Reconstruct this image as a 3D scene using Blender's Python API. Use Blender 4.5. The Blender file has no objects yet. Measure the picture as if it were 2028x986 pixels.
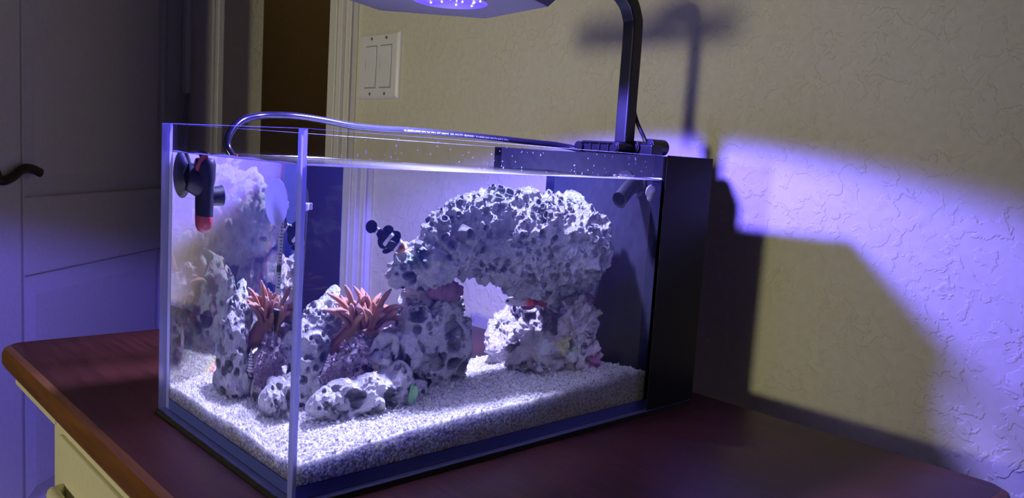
import bpy, bmesh, math, random
import numpy as np
from mathutils import Vector, Matrix, Quaternion, noise
from mathutils.kdtree import KDTree

random.seed(7)
RNG = np.random.default_rng(11)
SC = bpy.context.scene
COL = SC.collection
T = 0.026; AL, AW, AK, AP, WL = 1.8167, 0.9816, 1.532, 1.5178, 0.905   # pane thickness, length, width, overflow wall, black panel's edge, waterline
S = 0.23            # metres per unit; one unit = the height of the aquarium
PI = math.pi

# ------------------------------------------------------------------ camera
CAM = np.array([-1.0114, -1.8741, 0.9626])
ROT = np.array([[0.7334, -0.6769, 0.0624], [-0.0316, -0.1257, -0.9916], [0.6790, 0.7253, -0.1136]])
cd = bpy.data.cameras.new('camera'); cam = bpy.data.objects.new('camera', cd); COL.objects.link(cam)
cd.sensor_width = 36.0; cd.lens = 1605.26 / 2028 * 36.0; cd.clip_start = 0.01; cd.clip_end = 50
m = Matrix(((ROT[0][0], -ROT[1][0], -ROT[2][0], CAM[0] * S), (ROT[0][1], -ROT[1][1], -ROT[2][1], CAM[1] * S),
            (ROT[0][2], -ROT[1][2], -ROT[2][2], CAM[2] * S), (0, 0, 0, 1)))
cam.matrix_world = m
SC.camera = cam

# ------------------------------------------------------------------ world, lights, exposure
w = bpy.data.worlds.new('world'); SC.world = w; w.use_nodes = True
bg = w.node_tree.nodes['Background']; bg.inputs[0].default_value = (0.60, 0.52, 0.62, 1); bg.inputs[1].default_value = 0.042

def light(name, kind, loc, energy, color, aim, **kw):
    d = bpy.data.lights.new(name, kind); d.energy = energy; d.color = color
    for k, v in kw.items(): setattr(d, k, v)
    o = bpy.data.objects.new(name, d); COL.objects.link(o)
    o.location = [c * S for c in loc]
    o.rotation_euler = Vector([b - a for a, b in zip(loc, aim)]).to_track_quat('-Z', 'Y').to_euler()
    return o
LX, LY, LZ = 0.91, 0.60, 1.52       # centre of the lamp's lens
light('lamp_blue_beam', 'SPOT', (LX, LY, LZ - 0.006), 37.0, (0.150, 0.112, 1.0), (LX, LY, 0), spot_size=math.radians(152), spot_blend=0.14, shadow_soft_size=0.065 * S)
light('lamp_white_beam', 'SPOT', (LX, LY, LZ - 0.006), 31.0, (0.90, 0.94, 1.0), (LX, LY, 0), spot_size=math.radians(120), spot_blend=0.9, shadow_soft_size=0.065 * S)
light('room_lamp', 'SPOT', (-9.0, -0.65, 1.15), 80.0, (1.0, 0.93, 0.62), (1.0, 2.6, 1.2), spot_size=math.radians(54), spot_blend=1.0, shadow_soft_size=0.62 * S)

light('hall_fill', 'POINT', (4.1, 8.5, 6.6), 0.6, (1.0, 0.86, 0.66), (4.1, 8.5, 0), shadow_soft_size=0.2 * S)  # added fill that lifts the dark hall; no such fixture is seen

vs = SC.view_settings
SC.display_settings.display_device = 'sRGB'
vs.view_transform = 'Standard'; vs.look = 'None'; vs.exposure = 0.0; vs.gamma = 1.0; vs.use_curve_mapping = False
cy = SC.cycles
cy.max_bounces = 14; cy.transmission_bounces = 12; cy.transparent_max_bounces = 16; cy.glossy_bounces = 6; cy.diffuse_bounces = 4
cy.sample_clamp_indirect = 3.0; cy.blur_glossy = 0.5

# ------------------------------------------------------------------ materials
def nt(name):
    ma = bpy.data.materials.new(name); ma.use_nodes = True
    t = ma.node_tree; t.nodes.clear()
    o = t.nodes.new('ShaderNodeOutputMaterial')
    return ma, t, o
def N(t, kind, **inp):
    n = t.nodes.new(kind)
    for k, v in inp.items():
        key = int(k[1:]) if k[0] == '_' and k[1:].isdigit() else k.replace('_', ' ')
        n.inputs[key].default_value = v
    return n
def coords(t, scale=1.0, stretch=(1, 1, 1)):
    tc = t.nodes.new('ShaderNodeTexCoord'); mp = t.nodes.new('ShaderNodeMapping')
    mp.inputs['Scale'].default_value = [scale * s / S for s in stretch]
    t.links.new(tc.outputs['Object'], mp.inputs[0]); return mp.outputs[0]
def ramp(t, fac, stops):
    r = t.nodes.new('ShaderNodeValToRGB'); e = r.color_ramp.elements
    while len(e) < len(stops): e.new(0.5)
    for el, (p, c) in zip(e, stops):
        el.position = p; el.color = (*c, 1) if len(c) == 3 else c
    t.links.new(fac, r.inputs[0]); return r.outputs[0]
def mixc(t, fac, a, b, mode='MIX'):
    n = t.nodes.new('ShaderNodeMix'); n.data_type = 'RGBA'; n.blend_type = mode
    for sock, v in ((n.inputs['Factor'], fac), (n.inputs[6], a), (n.inputs[7], b)):
        if hasattr(v, 'links'): t.links.new(v, sock)
        elif isinstance(v, (int, float)): sock.default_value = v
        else: sock.default_value = (*v, 1) if len(v) == 3 else v
    return n.outputs[2]
def simple(name, color, rough=0.5, metal=0.0, var=0.12, nscale=30, bump=0.0, bscale=60, spec=0.5, coat=0.0, emis=None, stretch=(1, 1, 1)):
    ma, t, o = nt(name)
    b = N(t, 'ShaderNodeBsdfPrincipled', Roughness=rough, Metallic=metal)
    b.inputs['Specular IOR Level'].default_value = spec; b.inputs['Coat Weight'].default_value = coat
    v = coords(t, 1.0, stretch)
    n = N(t, 'ShaderNodeTexNoise', Scale=nscale, Detail=4.0); t.links.new(v, n.inputs['Vector'])
    c0 = [max(0, c * (1 - var)) for c in color]; c1 = [min(1, c * (1 + var)) for c in color]
    t.links.new(ramp(t, n.outputs[0], [(0.3, c0), (0.7, c1)]), b.inputs['Base Color'])
    if bump:
        n2 = N(t, 'ShaderNodeTexNoise', Scale=bscale, Detail=5.0); t.links.new(v, n2.inputs['Vector'])
        bp = N(t, 'ShaderNodeBump', Strength=bump, Distance=0.004 * S); t.links.new(n2.outputs[0], bp.inputs['Height'])
        t.links.new(bp.outputs[0], b.inputs['Normal'])
    if emis:
        b.inputs['Emission Color'].default_value = (*emis[0], 1); b.inputs['Emission Strength'].default_value = emis[1]
    t.links.new(b.outputs[0], o.inputs[0]); return ma
def attr_mat(name, rough=0.7, bump=0.6, bscale=70, sss=0.0, spec=0.3, var=0.25, vscale=25, transl=0.0):
    """colour from the mesh's own 'Col' attribute, broken up by noise, with fine relief"""
    ma, t, o = nt(name)
    b = N(t, 'ShaderNodeBsdfPrincipled', Roughness=rough); b.inputs['Specular IOR Level'].default_value = spec
    a = t.nodes.new('ShaderNodeAttribute'); a.attribute_name = 'Col'
    v = coords(t)
    n = N(t, 'ShaderNodeTexNoise', Scale=vscale, Detail=6.0); t.links.new(v, n.inputs['Vector'])
    g = ramp(t, n.outputs[0], [(0.28, (1 - var,) * 3), (0.72, (1.0,) * 3)])
    c = mixc(t, 1.0, a.outputs['Color'], g, 'MULTIPLY'); t.links.new(c, b.inputs['Base Color'])
    if bump:
        n2 = N(t, 'ShaderNodeTexNoise', Scale=bscale, Detail=6.0, Roughness=0.65); t.links.new(v, n2.inputs['Vector'])
        bp = N(t, 'ShaderNodeBump', Strength=bump, Distance=0.016 * S); t.links.new(n2.outputs[0], bp.inputs['Height'])
        t.links.new(bp.outputs[0], b.inputs['Normal'])
    out = b.outputs[0]
    if transl:
        tr = t.nodes.new('ShaderNodeBsdfTranslucent'); t.links.new(c, tr.inputs[0])
        mx = N(t, 'ShaderNodeMixShader', _0=transl); t.links.new(out, mx.inputs[1]); t.links.new(tr.outputs[0], mx.inputs[2]); out = mx.outputs[0]
    t.links.new(out, o.inputs[0]); return ma
def two_sided_fresnel(t, ior):
    """the same reflectance from both sides of a face"""
    f = t.nodes.new('ShaderNodeFresnel'); ge = t.nodes.new('ShaderNodeNewGeometry'); mr = N(t, 'ShaderNodeMapRange')
    mr.inputs['To Min'].default_value = ior; mr.inputs['To Max'].default_value = 1 / ior
    t.links.new(ge.outputs['Backfacing'], mr.inputs['Value']); t.links.new(mr.outputs[0], f.inputs['IOR']); return f
def sand_body(name):
    """packed translucent grains: light soaks in from above and comes out at the glass"""
    ma, t, o = nt(name)
    b = N(t, 'ShaderNodeBsdfPrincipled', Roughness=0.8); b.inputs['Specular IOR Level'].default_value = 0.3
    b.inputs['Subsurface Weight'].default_value = 1.0; b.inputs['Subsurface Scale'].default_value = 0.10 * S; b.inputs['Subsurface Radius'].default_value = (0.45, 0.48, 1.0)
    v = coords(t); vo = N(t, 'ShaderNodeTexVoronoi', Scale=125.0); t.links.new(v, vo.inputs['Vector'])
    r1 = ramp(t, vo.outputs['Color'], [(0.1, (0.62, 0.60, 0.56)), (0.6, (0.96, 0.95, 0.93))])
    r2 = ramp(t, vo.outputs['Distance'], [(0.40, (1, 1, 1)), (0.85, (0.5, 0.5, 0.5))])
    t.links.new(mixc(t, 1.0, r1, r2, 'MULTIPLY'), b.inputs['Base Color'])
    inv = N(t, 'ShaderNodeMath', _0=1.0); inv.operation = 'SUBTRACT'; t.links.new(vo.outputs['Distance'], inv.inputs[1])
    bp = N(t, 'ShaderNodeBump', Strength=0.9, Distance=0.008 * S); t.links.new(inv.outputs[0], bp.inputs['Height']); t.links.new(bp.outputs[0], b.inputs['Normal'])
    t.links.new(b.outputs[0], o.inputs[0]); return ma
def pane_mat(name, tint, ior=1.45, wet=-9.0):
    ma, t, o = nt(name)
    f = two_sided_fresnel(t, ior); tr = N(t, 'ShaderNodeBsdfTransparent', Color=(*tint, 1))
    g = N(t, 'ShaderNodeBsdfGlossy', Roughness=0.02)
    mx = t.nodes.new('ShaderNodeMixShader')
    n = N(t, 'ShaderNodeTexNoise', Scale=3.0); t.links.new(coords(t), n.inputs['Vector'])
    bp = N(t, 'ShaderNodeBump', Strength=0.03, Distance=0.002 * S); t.links.new(n.outputs[0], bp.inputs['Height']); t.links.new(bp.outputs[0], g.inputs['Normal'])
    # below the waterline the wetted pane and the water act as one body, whose outer reflection the water's own faces carry
    ge = t.nodes.new('ShaderNodeNewGeometry'); sx = t.nodes.new('ShaderNodeSeparateXYZ'); t.links.new(ge.outputs['Position'], sx.inputs[0])
    gt = N(t, 'ShaderNodeMath', _1=wet * S); gt.operation = 'GREATER_THAN'; t.links.new(sx.outputs[2], gt.inputs[0])
    mu = t.nodes.new('ShaderNodeMath'); mu.operation = 'MULTIPLY'; t.links.new(f.outputs[0], mu.inputs[0]); t.links.new(gt.outputs[0], mu.inputs[1])
    t.links.new(mu.outputs[0], mx.inputs[0]); t.links.new(tr.outputs[0], mx.inputs[1]); t.links.new(g.outputs[0], mx.inputs[2])
    t.links.new(mx.outputs[0], o.inputs[0]); return ma
def edge_mat(name, color):
    """polished acrylic edge: light comes through from inside, with a sheen"""
    ma, t, o = nt(name)
    tr = N(t, 'ShaderNodeBsdfTranslucent', Color=(*color, 1)); d = N(t, 'ShaderNodeBsdfDiffuse', Color=(*[c * .9 for c in color], 1))
    m0 = N(t, 'ShaderNodeMixShader', _0=0.4); t.links.new(tr.outputs[0], m0.inputs[1]); t.links.new(d.outputs[0], m0.inputs[2])
    g = N(t, 'ShaderNodeBsdfGlossy', Roughness=0.15); m1 = N(t, 'ShaderNodeMixShader', _0=0.12)
    t.links.new(m0.outputs[0], m1.inputs[1]); t.links.new(g.outputs[0], m1.inputs[2]); t.links.new(m1.outputs[0], o.inputs[0]); return ma
def water_mat(name, ior, dispersed, haze):
    """one material for the water body: refracting sides (the far side splits colours a little), a rippled top, faint haze inside"""
    ma, t, o = nt(name)
    side = N(t, 'ShaderNodeBsdfGlass', Roughness=0.0, IOR=ior); out = None
    for c, i in zip(((1, 0, 0, 1), (0, 1, 0, 1), (0, 0, 1, 1)), dispersed):
        g = N(t, 'ShaderNodeBsdfGlass', Roughness=0.0, IOR=i, Color=c)
        if out is None: out = g.outputs[0]
        else:
            ad = t.nodes.new('ShaderNodeAddShader'); t.links.new(out, ad.inputs[0]); t.links.new(g.outputs[0], ad.inputs[1]); out = ad.outputs[0]
    half = N(t, 'ShaderNodeMixShader', _0=0.5); t.links.new(side.outputs[0], half.inputs[1]); t.links.new(out, half.inputs[2])
    f = two_sided_fresnel(t, 1.333); tr = N(t, 'ShaderNodeBsdfTransparent', Color=(0.97, 0.98, 1, 1)); g = N(t, 'ShaderNodeBsdfGlossy', Roughness=0.13)
    n = N(t, 'ShaderNodeTexNoise', Scale=7.0, Detail=2.0); t.links.new(coords(t), n.inputs['Vector'])
    bp = N(t, 'ShaderNodeBump', Strength=0.5, Distance=0.012 * S); t.links.new(n.outputs[0], bp.inputs['Height'])
    t.links.new(bp.outputs[0], g.inputs['Normal']); t.links.new(bp.outputs[0], f.inputs['Normal'])
    top = t.nodes.new('ShaderNodeMixShader'); t.links.new(f.outputs[0], top.inputs[0]); t.links.new(tr.outputs[0], top.inputs[1]); t.links.new(g.outputs[0], top.inputs[2])
    ge = t.nodes.new('ShaderNodeNewGeometry'); sx = t.nodes.new('ShaderNodeSeparateXYZ'); t.links.new(ge.outputs['Position'], sx.inputs[0])
    isb = N(t, 'ShaderNodeMath', _1=(AW - T - 0.01) * S); isb.operation = 'GREATER_THAN'; t.links.new(sx.outputs[1], isb.inputs[0])
    ist = N(t, 'ShaderNodeMath', _1=(WL - 0.00005) * S); ist.operation = 'GREATER_THAN'; t.links.new(sx.outputs[2], ist.inputs[0])
    m1 = t.nodes.new('ShaderNodeMixShader'); t.links.new(isb.outputs[0], m1.inputs[0]); t.links.new(side.outputs[0], m1.inputs[1]); t.links.new(half.outputs[0], m1.inputs[2])
    m2 = t.nodes.new('ShaderNodeMixShader'); t.links.new(ist.outputs[0], m2.inputs[0]); t.links.new(m1.outputs[0], m2.inputs[1]); t.links.new(top.outputs[0], m2.inputs[2])
    t.links.new(m2.outputs[0], o.inputs[0])
    if haze:
        vs_ = N(t, 'ShaderNodeVolumeScatter', Color=(0.14, 0.17, 1.0, 1), Density=haze, Anisotropy=0.2); t.links.new(vs_.outputs[0], o.inputs[1])
    return ma
def water_film(name):
    ma, t, o = nt(name)
    tr = N(t, 'ShaderNodeBsdfTransparent', Color=(0.95, 0.95, 1, 1)); tl_ = N(t, 'ShaderNodeBsdfTranslucent', Color=(0.9, 0.9, 1, 1)); g = N(t, 'ShaderNodeBsdfGlossy', Roughness=0.08)
    a_ = N(t, 'ShaderNodeMixShader', _0=0.11); t.links.new(tr.outputs[0], a_.inputs[1]); t.links.new(tl_.outputs[0], a_.inputs[2])
    b_ = N(t, 'ShaderNodeMixShader', _0=0.30); t.links.new(a_.outputs[0], b_.inputs[1]); t.links.new(g.outputs[0], b_.inputs[2]); t.links.new(b_.outputs[0], o.inputs[0]); return ma
def wall_mat():
    ma, t, o = nt('knockdown_wall_paint')
    b = N(t, 'ShaderNodeBsdfPrincipled', Roughness=0.55); b.inputs['Specular IOR Level'].default_value = 0.3
    v = coords(t)
    n1 = N(t, 'ShaderNodeTexNoise', Scale=13.0, Detail=3.0, Roughness=0.55, Distortion=0.35); t.links.new(v, n1.inputs['Vector'])
    n2 = N(t, 'ShaderNodeTexNoise', Scale=26.0, Detail=3.0); t.links.new(v, n2.inputs['Vector'])
    n3 = N(t, 'ShaderNodeTexNoise', Scale=4.5, Detail=2.0); t.links.new(v, n3.inputs['Vector'])
    plate = mixc(t, 1.0, ramp(t, n1.outputs[0], [(0.50, (0, 0, 0)), (0.545, (1, 1, 1))]), ramp(t, n3.outputs[0], [(0.38, (0, 0, 0)), (0.58, (1, 1, 1))]), 'MULTIPLY')
    h = mixc(t, 0.12, plate, n2.outputs[0])
    bp = N(t, 'ShaderNodeBump', Strength=0.42, Distance=0.012 * S); t.links.new(h, bp.inputs['Height']); t.links.new(bp.outputs[0], b.inputs['Normal'])
    t.links.new(ramp(t, n2.outputs[0], [(0.3, (0.66, 0.635, 0.49)), (0.7, (0.71, 0.685, 0.54))]), b.inputs['Base Color'])
    t.links.new(b.outputs[0], o.inputs[0]); return ma
def wood_mat(name, dark, mid, rough):
    ma, t, o = nt(name)
    b = N(t, 'ShaderNodeBsdfPrincipled', Roughness=rough); b.inputs['Specular IOR Level'].default_value = 0.20; b.inputs['Coat Weight'].default_value = 0.03; b.inputs['Coat Roughness'].default_value = 0.22
    v = coords(t, 1.0, (9, 0.5, 3))
    n1 = N(t, 'ShaderNodeTexNoise', Scale=5.0, Detail=6.0, Distortion=0.6); t.links.new(v, n1.inputs['Vector'])
    t.links.new(ramp(t, n1.outputs[0], [(0.3, dark), (0.72, mid)]), b.inputs['Base Color'])
    bp = N(t, 'ShaderNodeBump', Strength=0.12, Distance=0.002 * S); t.links.new(n1.outputs[0], bp.inputs['Height']); t.links.new(bp.outputs[0], b.inputs['Normal'])
    t.links.new(b.outputs[0], o.inputs[0]); return ma

M = dict(
    wall=wall_mat(),
    white_paint=simple('white_trim_paint', (0.72, 0.70, 0.66), 0.4, var=0.03),
    door=simple('white_door_paint', (0.62, 0.60, 0.60), 0.45, var=0.04, bump=0.15, bscale=40),
    hall=simple('brown_hall_paint', (0.62, 0.48, 0.26), 0.8, var=0.08),
    carpet=simple('grey_carpet', (0.25, 0.23, 0.22), 0.95, var=0.3, nscale=60, bump=0.8, bscale=120),
    ceiling=simple('ceiling_paint', (0.6, 0.58, 0.52), 0.8, var=0.03),
    plate=simple('white_switch_plastic', (0.80, 0.80, 0.80), 0.3, var=0.02),
    grey_plastic=simple('grey_switch_gap', (0.33, 0.33, 0.33), 0.5, var=0.02),
    screw=simple('screw_metal', (0.35, 0.34, 0.32), 0.4, 0.8),
    bronze=simple('dark_bronze', (0.035, 0.03, 0.03), 0.4, 0.6),
    desk=wood_mat('cherry_wood_top', (0.034, 0.010, 0.008), (0.066, 0.019, 0.014), 0.36),
    desk_edge=wood_mat('cherry_wood_edge', (0.13, 0.05, 0.018), (0.20, 0.085, 0.03), 0.40),
    cream=simple('cream_desk_paint', (0.70, 0.66, 0.48), 0.5, var=0.03),
    pane=pane_mat('acrylic_pane', (0.985, 0.985, 0.995), 1.40, 0.905),
    edge=edge_mat('acrylic_edge', (0.50, 0.52, 1.0)),  # clear acrylic; the lamp glow piped to its edges is put into this blue
    black=simple('black_acrylic', (0.010, 0.010, 0.013), 0.3, var=0.1, spec=0.12),
    wet_black=simple('wet_black_acrylic', (0.008, 0.008, 0.012), 0.5, var=0.15, spec=0.0),
    foam=simple('black_foam', (0.008, 0.008, 0.009), 0.9, var=0.2, bump=0.4),
    base_pane=edge_mat('acrylic_base', (0.20, 0.26, 1.0)),  # blue glow of light piped through the clear base, put into its colour
    water=water_mat('sea_water', 1.338, (1.336, 1.3385, 1.341), 0.10),
    wfilm=water_film('water_meniscus'),
    black_plastic=simple('black_plastic', (0.008, 0.008, 0.010), 0.35, var=0.1, spec=0.3),
    black_metal=simple('black_anodised_metal', (0.010, 0.010, 0.012), 0.4, 0.0, var=0.08, spec=0.35),
    grey_face=simple('grey_lamp_face', (0.085, 0.08, 0.085), 0.6, var=0.05),
    red_plastic=simple('red_plastic', (0.30, 0.035, 0.04), 0.35, var=0.1),
    cable=simple('black_cable_rubber', (0.010, 0.010, 0.016), 0.16, var=0.1),
    print=simple('white_cable_print', (0.32, 0.32, 0.36), 0.6, var=0.0),
    lens=simple('lamp_lens', (0.10, 0.07, 0.6), 0.15, emis=((0.13, 0.07, 1.0), 0.9)),
    led=simple('led_chip', (1, 1, 1), 0.4, emis=((0.85, 0.85, 1.0), 12.0)),
    rock=attr_mat('live_rock', 0.85, 1.0, 70, var=0.28, vscale=40),
    sand=attr_mat('aragonite_sand', 0.8, 0.0, 50, var=0.15, vscale=60, transl=0.25),
    sandbody=sand_body('packed_sand'),
    flesh=attr_mat('soft_animal_flesh', 0.45, 0.15, 60, var=0.15, transl=0.15, spec=0.4),
    skin=attr_mat('fish_skin', 0.5, 0.1, 120, var=0.06, spec=0.15),
    eye=simple('fish_eye', (0.01, 0.01, 0.012), 0.1),
    clear=pane_mat('clear_glass_tube', (0.95, 0.95, 0.98), 1.75),
    frosted=edge_mat('frosted_suction_plastic', (0.75, 0.75, 0.95)),
    white_plastic=simple('white_clip_plastic', (0.8, 0.8, 0.82), 0.4, var=0.02),
    paper=simple('white_scale_paper', (0.75, 0.75, 0.78), 0.7, var=0.03),
    ink=simple('black_ink', (0.01, 0.01, 0.012), 0.6),
    green_ink=simple('green_ink', (0.02, 0.09, 0.05), 0.6),
    lead=simple('black_ballast', (0.01, 0.01, 0.02), 0.4),
    putty=simple('mauve_reef_putty', (0.21, 0.10, 0.155), 0.85, var=0.35, nscale=14, bump=0.6, bscale=40),
    shell=attr_mat('shell', 0.5, 0.3, 90),
)

# ------------------------------------------------------------------ mesh helpers
class MB:
    def __init__(self): self.v = []; self.f = []; self.m = []; self.c = []
    def add(self, vs, fs, mi=0, col=None):
        k = len(self.v); self.v += [tuple(p) for p in vs]; self.f += [tuple(i + k for i in f) for f in fs]; self.m += [mi] * len(fs)
        if col is not None: self.c += col if isinstance(col, list) else [col] * len(vs)
        return self
    def box(self, a, b, mi=0, q=None, about=None):
        vs = [(x, y, z) for z in (a[2], b[2]) for y in (a[1], b[1]) for x in (a[0], b[0])]
        if q is not None:
            c = Vector(about or [(i + j) / 2 for i, j in zip(a, b)]); vs = [tuple(q @ (Vector(p) - c) + c) for p in vs]
        mi = mi if isinstance(mi, (list, tuple)) else [mi] * 6     # -z +z -y +y -x +x
        fs = [(0, 2, 3, 1), (4, 5, 7, 6), (0, 1, 5, 4), (2, 6, 7, 3), (0, 4, 6, 2), (1, 3, 7, 5)]
        for k, f in enumerate(fs): self.add([vs[i] for i in f], [(0, 1, 2, 3)], mi[k])
        return self
    def tube(self, pts, rad, seg=10, caps=True, mi=0, cols=None, up=None, sq=(1, 1)):
        P = [Vector(p) for p in pts]; n = len(P)
        R = rad if isinstance(rad, (list, tuple)) else [rad] * n
        prev = None; vs = []; col = []
        for i in range(n):
            t = (P[min(i + 1, n - 1)] - P[max(i - 1, 0)]).normalized()
            if prev is None:
                a = Vector(up) if up else (Vector((0, 0, 1)) if abs(t.z) < 0.9 else Vector((1, 0, 0)))
                u = (a - t * a.dot(t)).normalized()
            else: u = (prev - t * prev.dot(t)).normalized()
            prev = u; w_ = t.cross(u)
            for k in range(seg):
                an = 2 * PI * k / seg
                vs.append(P[i] + (u * math.cos(an) * sq[0] + w_ * math.sin(an) * sq[1]) * R[i])
                if cols: col.append(cols[i])
        fs = [(i * seg + k, i * seg + (k + 1) % seg, (i + 1) * seg + (k + 1) % seg, (i + 1) * seg + k) for i in range(n - 1) for k in range(seg)]
        if caps: fs += [tuple(reversed(range(seg))), tuple((n - 1) * seg + k for k in range(seg))]
        return self.add(vs, fs, mi, col if cols else None)
    def cyl(self, a, b, r, seg=24, mi=0, r2=None): return self.tube([a, b], [r, r if r2 is None else r2], seg, True, mi)
    def lathe(self, prof, o=(0, 0, 0), axis=(0, 0, 1), seg=24, mi=0, closed=False):
        q = Vector((0, 0, 1)).rotation_difference(Vector(axis)); o = Vector(o); vs = []
        for r, z in prof:
            for k in range(seg):
                an = 2 * PI * k / seg; vs.append(o + q @ Vector((r * math.cos(an), r * math.sin(an), z)))
        n = len(prof)
        fs = [(i * seg + k, i * seg + (k + 1) % seg, (i + 1) * seg + (k + 1) % seg, (i + 1) * seg + k) for i in range(n - 1) for k in range(seg)]
        if not closed: fs += [tuple(reversed(range(seg))), tuple((n - 1) * seg + k for k in range(seg))]
        return self.add(vs, fs, mi)
    def ball(self, c, r, seg=16, rings=10, sc=(1, 1, 1), q=None, mi=0, col=None):
        vs = []
        for i in range(rings + 1):
            th = PI * i / rings
            for k in range(seg):
                ph = 2 * PI * k / seg; p = Vector((math.sin(th) * math.cos(ph) * sc[0], math.sin(th) * math.sin(ph) * sc[1], -math.cos(th) * sc[2])) * r
                if q is not None: p = q @ p
                vs.append(Vector(c) + p)
        fs = [(i * seg + k, i * seg + (k + 1) % seg, (i + 1) * seg + (k + 1) % seg, (i + 1) * seg + k) for i in range(rings) for k in range(seg)]
        return self.add(vs, fs, mi, col)

def empty(name, label, cat, loc=(0, 0, 0), group=None, kind=None):
    o = bpy.data.objects.new(name, None); COL.objects.link(o); o.empty_display_size = 0.02
    o.location = [c * S for c in loc]; o['loc'] = list(loc)
    tag(o, label, cat, group, kind); return o
def tag(o, label=None, cat=None, group=None, kind=None):
    if label: o['label'] = label
    if cat: o['category'] = cat
    if group: o['group'] = group
    if kind: o['kind'] = kind
    return o
def base(o):
    b = np.zeros(3)
    while o is not None:
        if 'loc' in o: b += np.array(list(o['loc']))
        o = o.parent
    return b
def mesh_from(name, v, f, mats, mi=None, smooth=True, cols=None):
    me = bpy.data.meshes.new(name); me.from_pydata([tuple(p) for p in v], [], f)
    for ma in (mats if isinstance(mats, (list, tuple)) else [mats]): me.materials.append(ma)
    if mi is not None and len(me.polygons) == len(mi): me.polygons.foreach_set('material_index', mi)
    if cols is not None:
        a = me.color_attributes.new('Col', 'FLOAT_COLOR', 'POINT')
        c = np.ones((len(me.vertices), 4), np.float32); c[:, :3] = np.asarray(cols, np.float32)[:, :3]; a.data.foreach_set('color', c.ravel())
    if smooth: me.polygons.foreach_set('use_smooth', [True] * len(me.polygons))
    me.update(); return me
def link(name, me, parent=None, loc=None):
    o = bpy.data.objects.new(name, me); COL.objects.link(o)
    if parent is not None: o.parent = parent
    if loc is not None: o.location = [c * S for c in loc]; o['loc'] = list(loc)
    return o
def obj(name, mb, mats, parent=None, smooth=False, loc=None, bevel=0, merge=True):
    """mesh from a builder given in scene units; its origin is its parent's, or loc when top-level"""
    org = base(parent) if parent is not None else np.array(loc if loc is not None else np.mean(np.array(mb.v), 0))
    V = (np.array(mb.v, float) - org) * S
    me = mesh_from(name, V, mb.f, mats, mb.m, smooth, mb.c if mb.c else None)
    bm = bmesh.new(); bm.from_mesh(me)
    if merge: bmesh.ops.remove_doubles(bm, verts=bm.verts, dist=1e-6)
    bmesh.ops.recalc_face_normals(bm, faces=bm.faces); bm.to_mesh(me); bm.free()
    o = link(name, me, parent)
    if parent is None: o.location = [c * S for c in org]; o['loc'] = [float(c) for c in org]
    if bevel:
        b = o.modifiers.new('bevel', 'BEVEL'); b.width = bevel * S; b.segments = 3; b.limit_method = 'ANGLE'; b.angle_limit = math.radians(40)
    if smooth:
        me.set_sharp_from_angle(angle=math.radians(42))
    return o
def struct(o): o['kind'] = 'structure'; return o
def spline(pts, n=8):
    P = [np.array(p, float) for p in pts]; P = [2 * P[0] - P[1]] + P + [2 * P[-1] - P[-2]]; out = []
    for i in range(1, len(P) - 2):
        for k in range(n):
            t = k / n
            out.append(0.5 * ((2 * P[i]) + (-P[i - 1] + P[i + 1]) * t + (2 * P[i - 1] - 5 * P[i] + 4 * P[i + 1] - P[i + 2]) * t * t + (-P[i - 1] + 3 * P[i] - 3 * P[i + 1] + P[i + 2]) * t ** 3))
    out.append(P[-2]); return [tuple(p) for p in out]

# noise in numpy
def _h(i, j, k, s):
    n = (i.astype(np.int64) * 374761393 + j.astype(np.int64) * 668265263 + k.astype(np.int64) * 2147483647 + s * 974634777) & 0xffffffff
    n = ((n ^ (n >> 13)) * 1274126177) & 0xffffffff
    n = ((n ^ (n >> 16)) * 2246822519) & 0xffffffff
    return ((n ^ (n >> 15)) & 0xffffff) / float(0xffffff)
def vnoise(p, s=0):
    i = np.floor(p).astype(np.int64); f = p - i; u = f * f * f * (f * (f * 6 - 15) + 10); r = 0
    for a in (0, 1):
        for b in (0, 1):
            for c in (0, 1):
                wt = (u[:, 0] if a else 1 - u[:, 0]) * (u[:, 1] if b else 1 - u[:, 1]) * (u[:, 2] if c else 1 - u[:, 2])
                r = r + wt * _h(i[:, 0] + a, i[:, 1] + b, i[:, 2] + c, s)
    return r * 2 - 1
def fbm(p, oct=4, s=0, gain=0.5):
    r = 0; a = 1.0
    for k in range(oct): r = r + a * vnoise(p * 2 ** k + 17.3 * k, s + k); a *= gain
    return r
def worley(p, s=0):
    i = np.floor(p).astype(np.int64); best = np.full(len(p), 9.0)
    for a in (-1, 0, 1):
        for b in (-1, 0, 1):
            for c in (-1, 0, 1):
                j = i + np.array([a, b, c])
                q = j + np.stack([_h(j[:, 0], j[:, 1], j[:, 2], s + t) for t in (1, 2, 3)], 1)
                best = np.minimum(best, ((q - p) ** 2).sum(1))
    return np.sqrt(best)

# ------------------------------------------------------------------ the room
XW = 2.35; FLOOR = -3.25; CEIL = 7.35
DESK_Z = -0.018
mb = MB(); mb.box((-14, -9, FLOOR - 0.1), (9, 18, FLOOR)); struct(obj('floor', mb, M['carpet']))
mb = MB(); mb.box((-14, -9, CEIL), (9, 18, CEIL + 0.1)); struct(obj('ceiling', mb, M['ceiling']))
mb = MB(); mb.box((XW, -9, FLOOR), (XW + 0.5, 3.72, CEIL)); mb.box((XW, 6.2, FLOOR), (XW + 0.5, 18, CEIL)); mb.box((XW, 3.72, 5.6), (XW + 0.5, 6.2, CEIL))
struct(obj('wall_right', mb, M['wall'], loc=(XW, 0, 0)))
mb = MB(); mb.box((5.2, 2, FLOOR), (5.4, 18, CEIL)); struct(obj('wall_hall', mb, M['hall']))
mb = MB(); mb.box((-14, 12, FLOOR), (XW, 12.3, CEIL)); struct(obj('wall_back', mb, M['wall']))
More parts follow.
